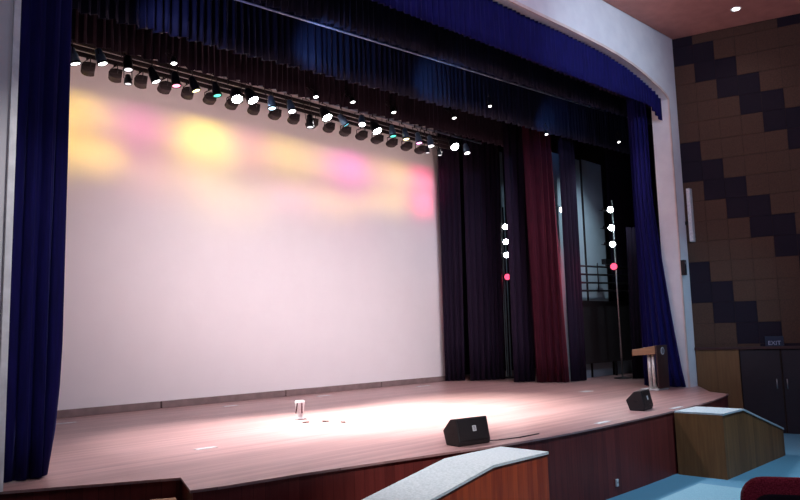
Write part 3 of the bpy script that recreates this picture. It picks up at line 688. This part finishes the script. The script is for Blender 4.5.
# tiny speaker and column loudspeaker at the proscenium
o = thing('column_loudspeaker', 'slim white column loudspeaker mounted at the right edge of the white pillar', 'speaker', (20.14, 8.18, 4.0))
bm = newbm(); bx(bm, -0.10, 0.07, -0.10, 0.0, 0.0, 1.52); obj('cabinet', bm, M['white'], o, 0.01)
bm = newbm(); bx(bm, -0.08, 0.05, -0.108, -0.10, 0.05, 1.47); obj('grille', bm, M['silver'], o)
bm = newbm(); bx(bm, -0.03, 0.0, 0.0, 0.12, 0.5, 0.6); obj('bracket', bm, M['black_metal'], o)
o = thing('control_box', 'small black box on the edge of the white pillar above the right curtain flare', 'box', (19.66, 8.27, 3.05))
bm = newbm(); bx(bm, -0.07, 0.06, -0.09, 0.03, 0.0, 0.42); obj('case', bm, M['black_metal'], o, 0.01)
bm = newbm(); bx(bm, -0.05, 0.04, -0.10, -0.09, 0.3, 0.36); obj('display', bm, M['grey_mark'], o)

# exit sign
EX = MW @ Vector((1.98, -0.06, 1.165))
o = thing('exit_sign', 'dim EXIT sign above the dark door in the right wall', 'sign', EX, math.atan2(DW.y, DW.x))
bm = newbm(); bx(bm, -0.22, 0.22, -0.0, 0.04, -0.10, 0.16); obj('box', bm, M['sign_box'], o, 0.005)
td = bpy.data.curves.new('sign_text', 'FONT'); td.body = 'EXIT'; td.size = 0.15; td.extrude = 0.002; td.align_x = 'CENTER'; td.align_y = 'CENTER'
to = bpy.data.objects.new('tmp', td); C.objects.link(to)
dg = bpy.context.evaluated_depsgraph_get(); me = bpy.data.meshes.new_from_object(to.evaluated_get(dg)); bpy.data.objects.remove(to)
me.materials.clear(); me.materials.append(M['sign'])
tx = bpy.data.objects.new('sign_letters', me); C.objects.link(tx); tx.parent = o; tx.rotation_euler = (R(90), 0, 0); tx.location = (0, -0.004, -0.02)

# house downlights in the ceiling
for (x, y, lab) in [(19.45, 6.25, 'recessed white downlight in the plum ceiling at the top right')]:
    o = thing('downlight', lab, 'ceiling light', (x, y, 10.0))
    bm = newbm(); lathe(bm, [(0.13, -0.02), (0.14, -0.001), (0.09, -0.001), (0.09, -0.02)], 20, cap=False); obj('ring', bm, M['white'], o)
    bm = newbm(); lathe(bm, [(0.09, -0.015), (0.09, -0.002)], 20); obj('lamp', bm, G['white'], o)
    spot('downlight_beam', (x, y, 9.95), (x, y, 0), 60, (1, .9, .95), 120, 1.0)

# striped object and scraps on the lit floor
o = thing('stage_ornament', 'small white upright object with two dark red stripes on the brightly lit deck', 'ornament', (9.06, 11.75, 0), R(-40))
bm = newbm(); lathe(bm, [(0.12, 0), (0.11, 0.02), (0.05, 0.05), (0.075, 0.15), (0.10, 0.33), (0.085, 0.36)], 16); obj('vase', bm, M['white'], o)
for x, tl in ((-0.045, 0.03), (0.045, 0.0)):
    bm = newbm(); tube(bm, (x - tl, -0.092, 0.12), (x, -0.108, 0.32), 0.012, 6); q = obj('stripe', bm, M['red_velvet'], o); q['label'] = 'thin dark red stripe'
bm = newbm(); slab(bm, [(-.2, -.12), (.2, -.12), (.2, .12), (-.2, .12)], 0.0, 0.004)
o2 = None; bm.free()
for (x, y, lab) in [(8.75, 11.15, 'dark scrap on the bright deck, just before the striped object'), (9.05, 10.95, 'dark scrap on the bright deck, second in line from the striped object'), (9.15, 10.55, 'small dark scrap on the bright deck, farthest from the striped object')]:
    bm = newbm(); slab(bm, [(-.07, -.03), (.02, -.05), (.08, .0), (.03, .04), (-.05, .03)], 0.0, 0.02)
    o = obj('scrap', bm, M['brown_wood']); o.location = (x, y, 0.0); o.rotation_euler = (0, 0, random.uniform(0, 3)); tag(o, lab, 'scrap', 'dark scraps on the lit deck')

# ------------------------------------------------------------------ theatre seat in the foreground on its tier
bm = newbm(); slab(bm, [(-0.3, -3), (9, -3), (9, 3.2), (0.4, 3.2)], -1.2, -0.60); struct('floor_tier', bm, M['carpet'])
o = thing('theatre_seat', 'red-edged dark theatre seat, its back just rising into the bottom right corner', 'seat', (5.76, 1.80, -0.60), R(-62))
def seatback(w, h, d, z0, y0, rr):
    bm = newbm(); pts = []
    for k in range(7):
        a = R(90 * k / 6); pts.append((w / 2 - rr + rr * math.cos(a), z0 + h - rr + rr * math.sin(a)))
    for k in range(7):
        a = R(90 + 90 * k / 6); pts.append((-w / 2 + rr + rr * math.cos(a), z0 + h - rr + rr * math.sin(a)))
    pts += [(-w / 2, z0), (w / 2, z0)]
    prism(bm, pts, y0, y0 + d); return bm
obj('backrest', seatback(0.58, 0.65, 0.09, 0.45, 0.0, 0.16), M['seat_red'], o, 0.03)
obj('back_shell', seatback(0.46, 0.54, 0.03, 0.45, 0.09, 0.13), M['seat_dark'], o, 0.012)
obj('front_cushion', seatback(0.46, 0.54, 0.03, 0.45, -0.03, 0.13), M['seat_dark'], o, 0.012)
bm = newbm(); bx(bm, -0.25, 0.25, -0.46, -0.02, 0.36, 0.47); obj('seat', bm, M['seat_red'], o, 0.03)
for s in (-1, 1):
    bm = newbm(); bx(bm, s * 0.29 - .02, s * 0.29 + .02, -0.42, 0.05, 0.58, 0.63); obj('armrest', bm, M['brown_wood'], o, 0.01)
    bm = newbm(); bx(bm, s * 0.29 - .015, s * 0.29 + .015, -0.25, 0.0, 0.0, 0.58); obj('leg', bm, M['black_metal'], o)
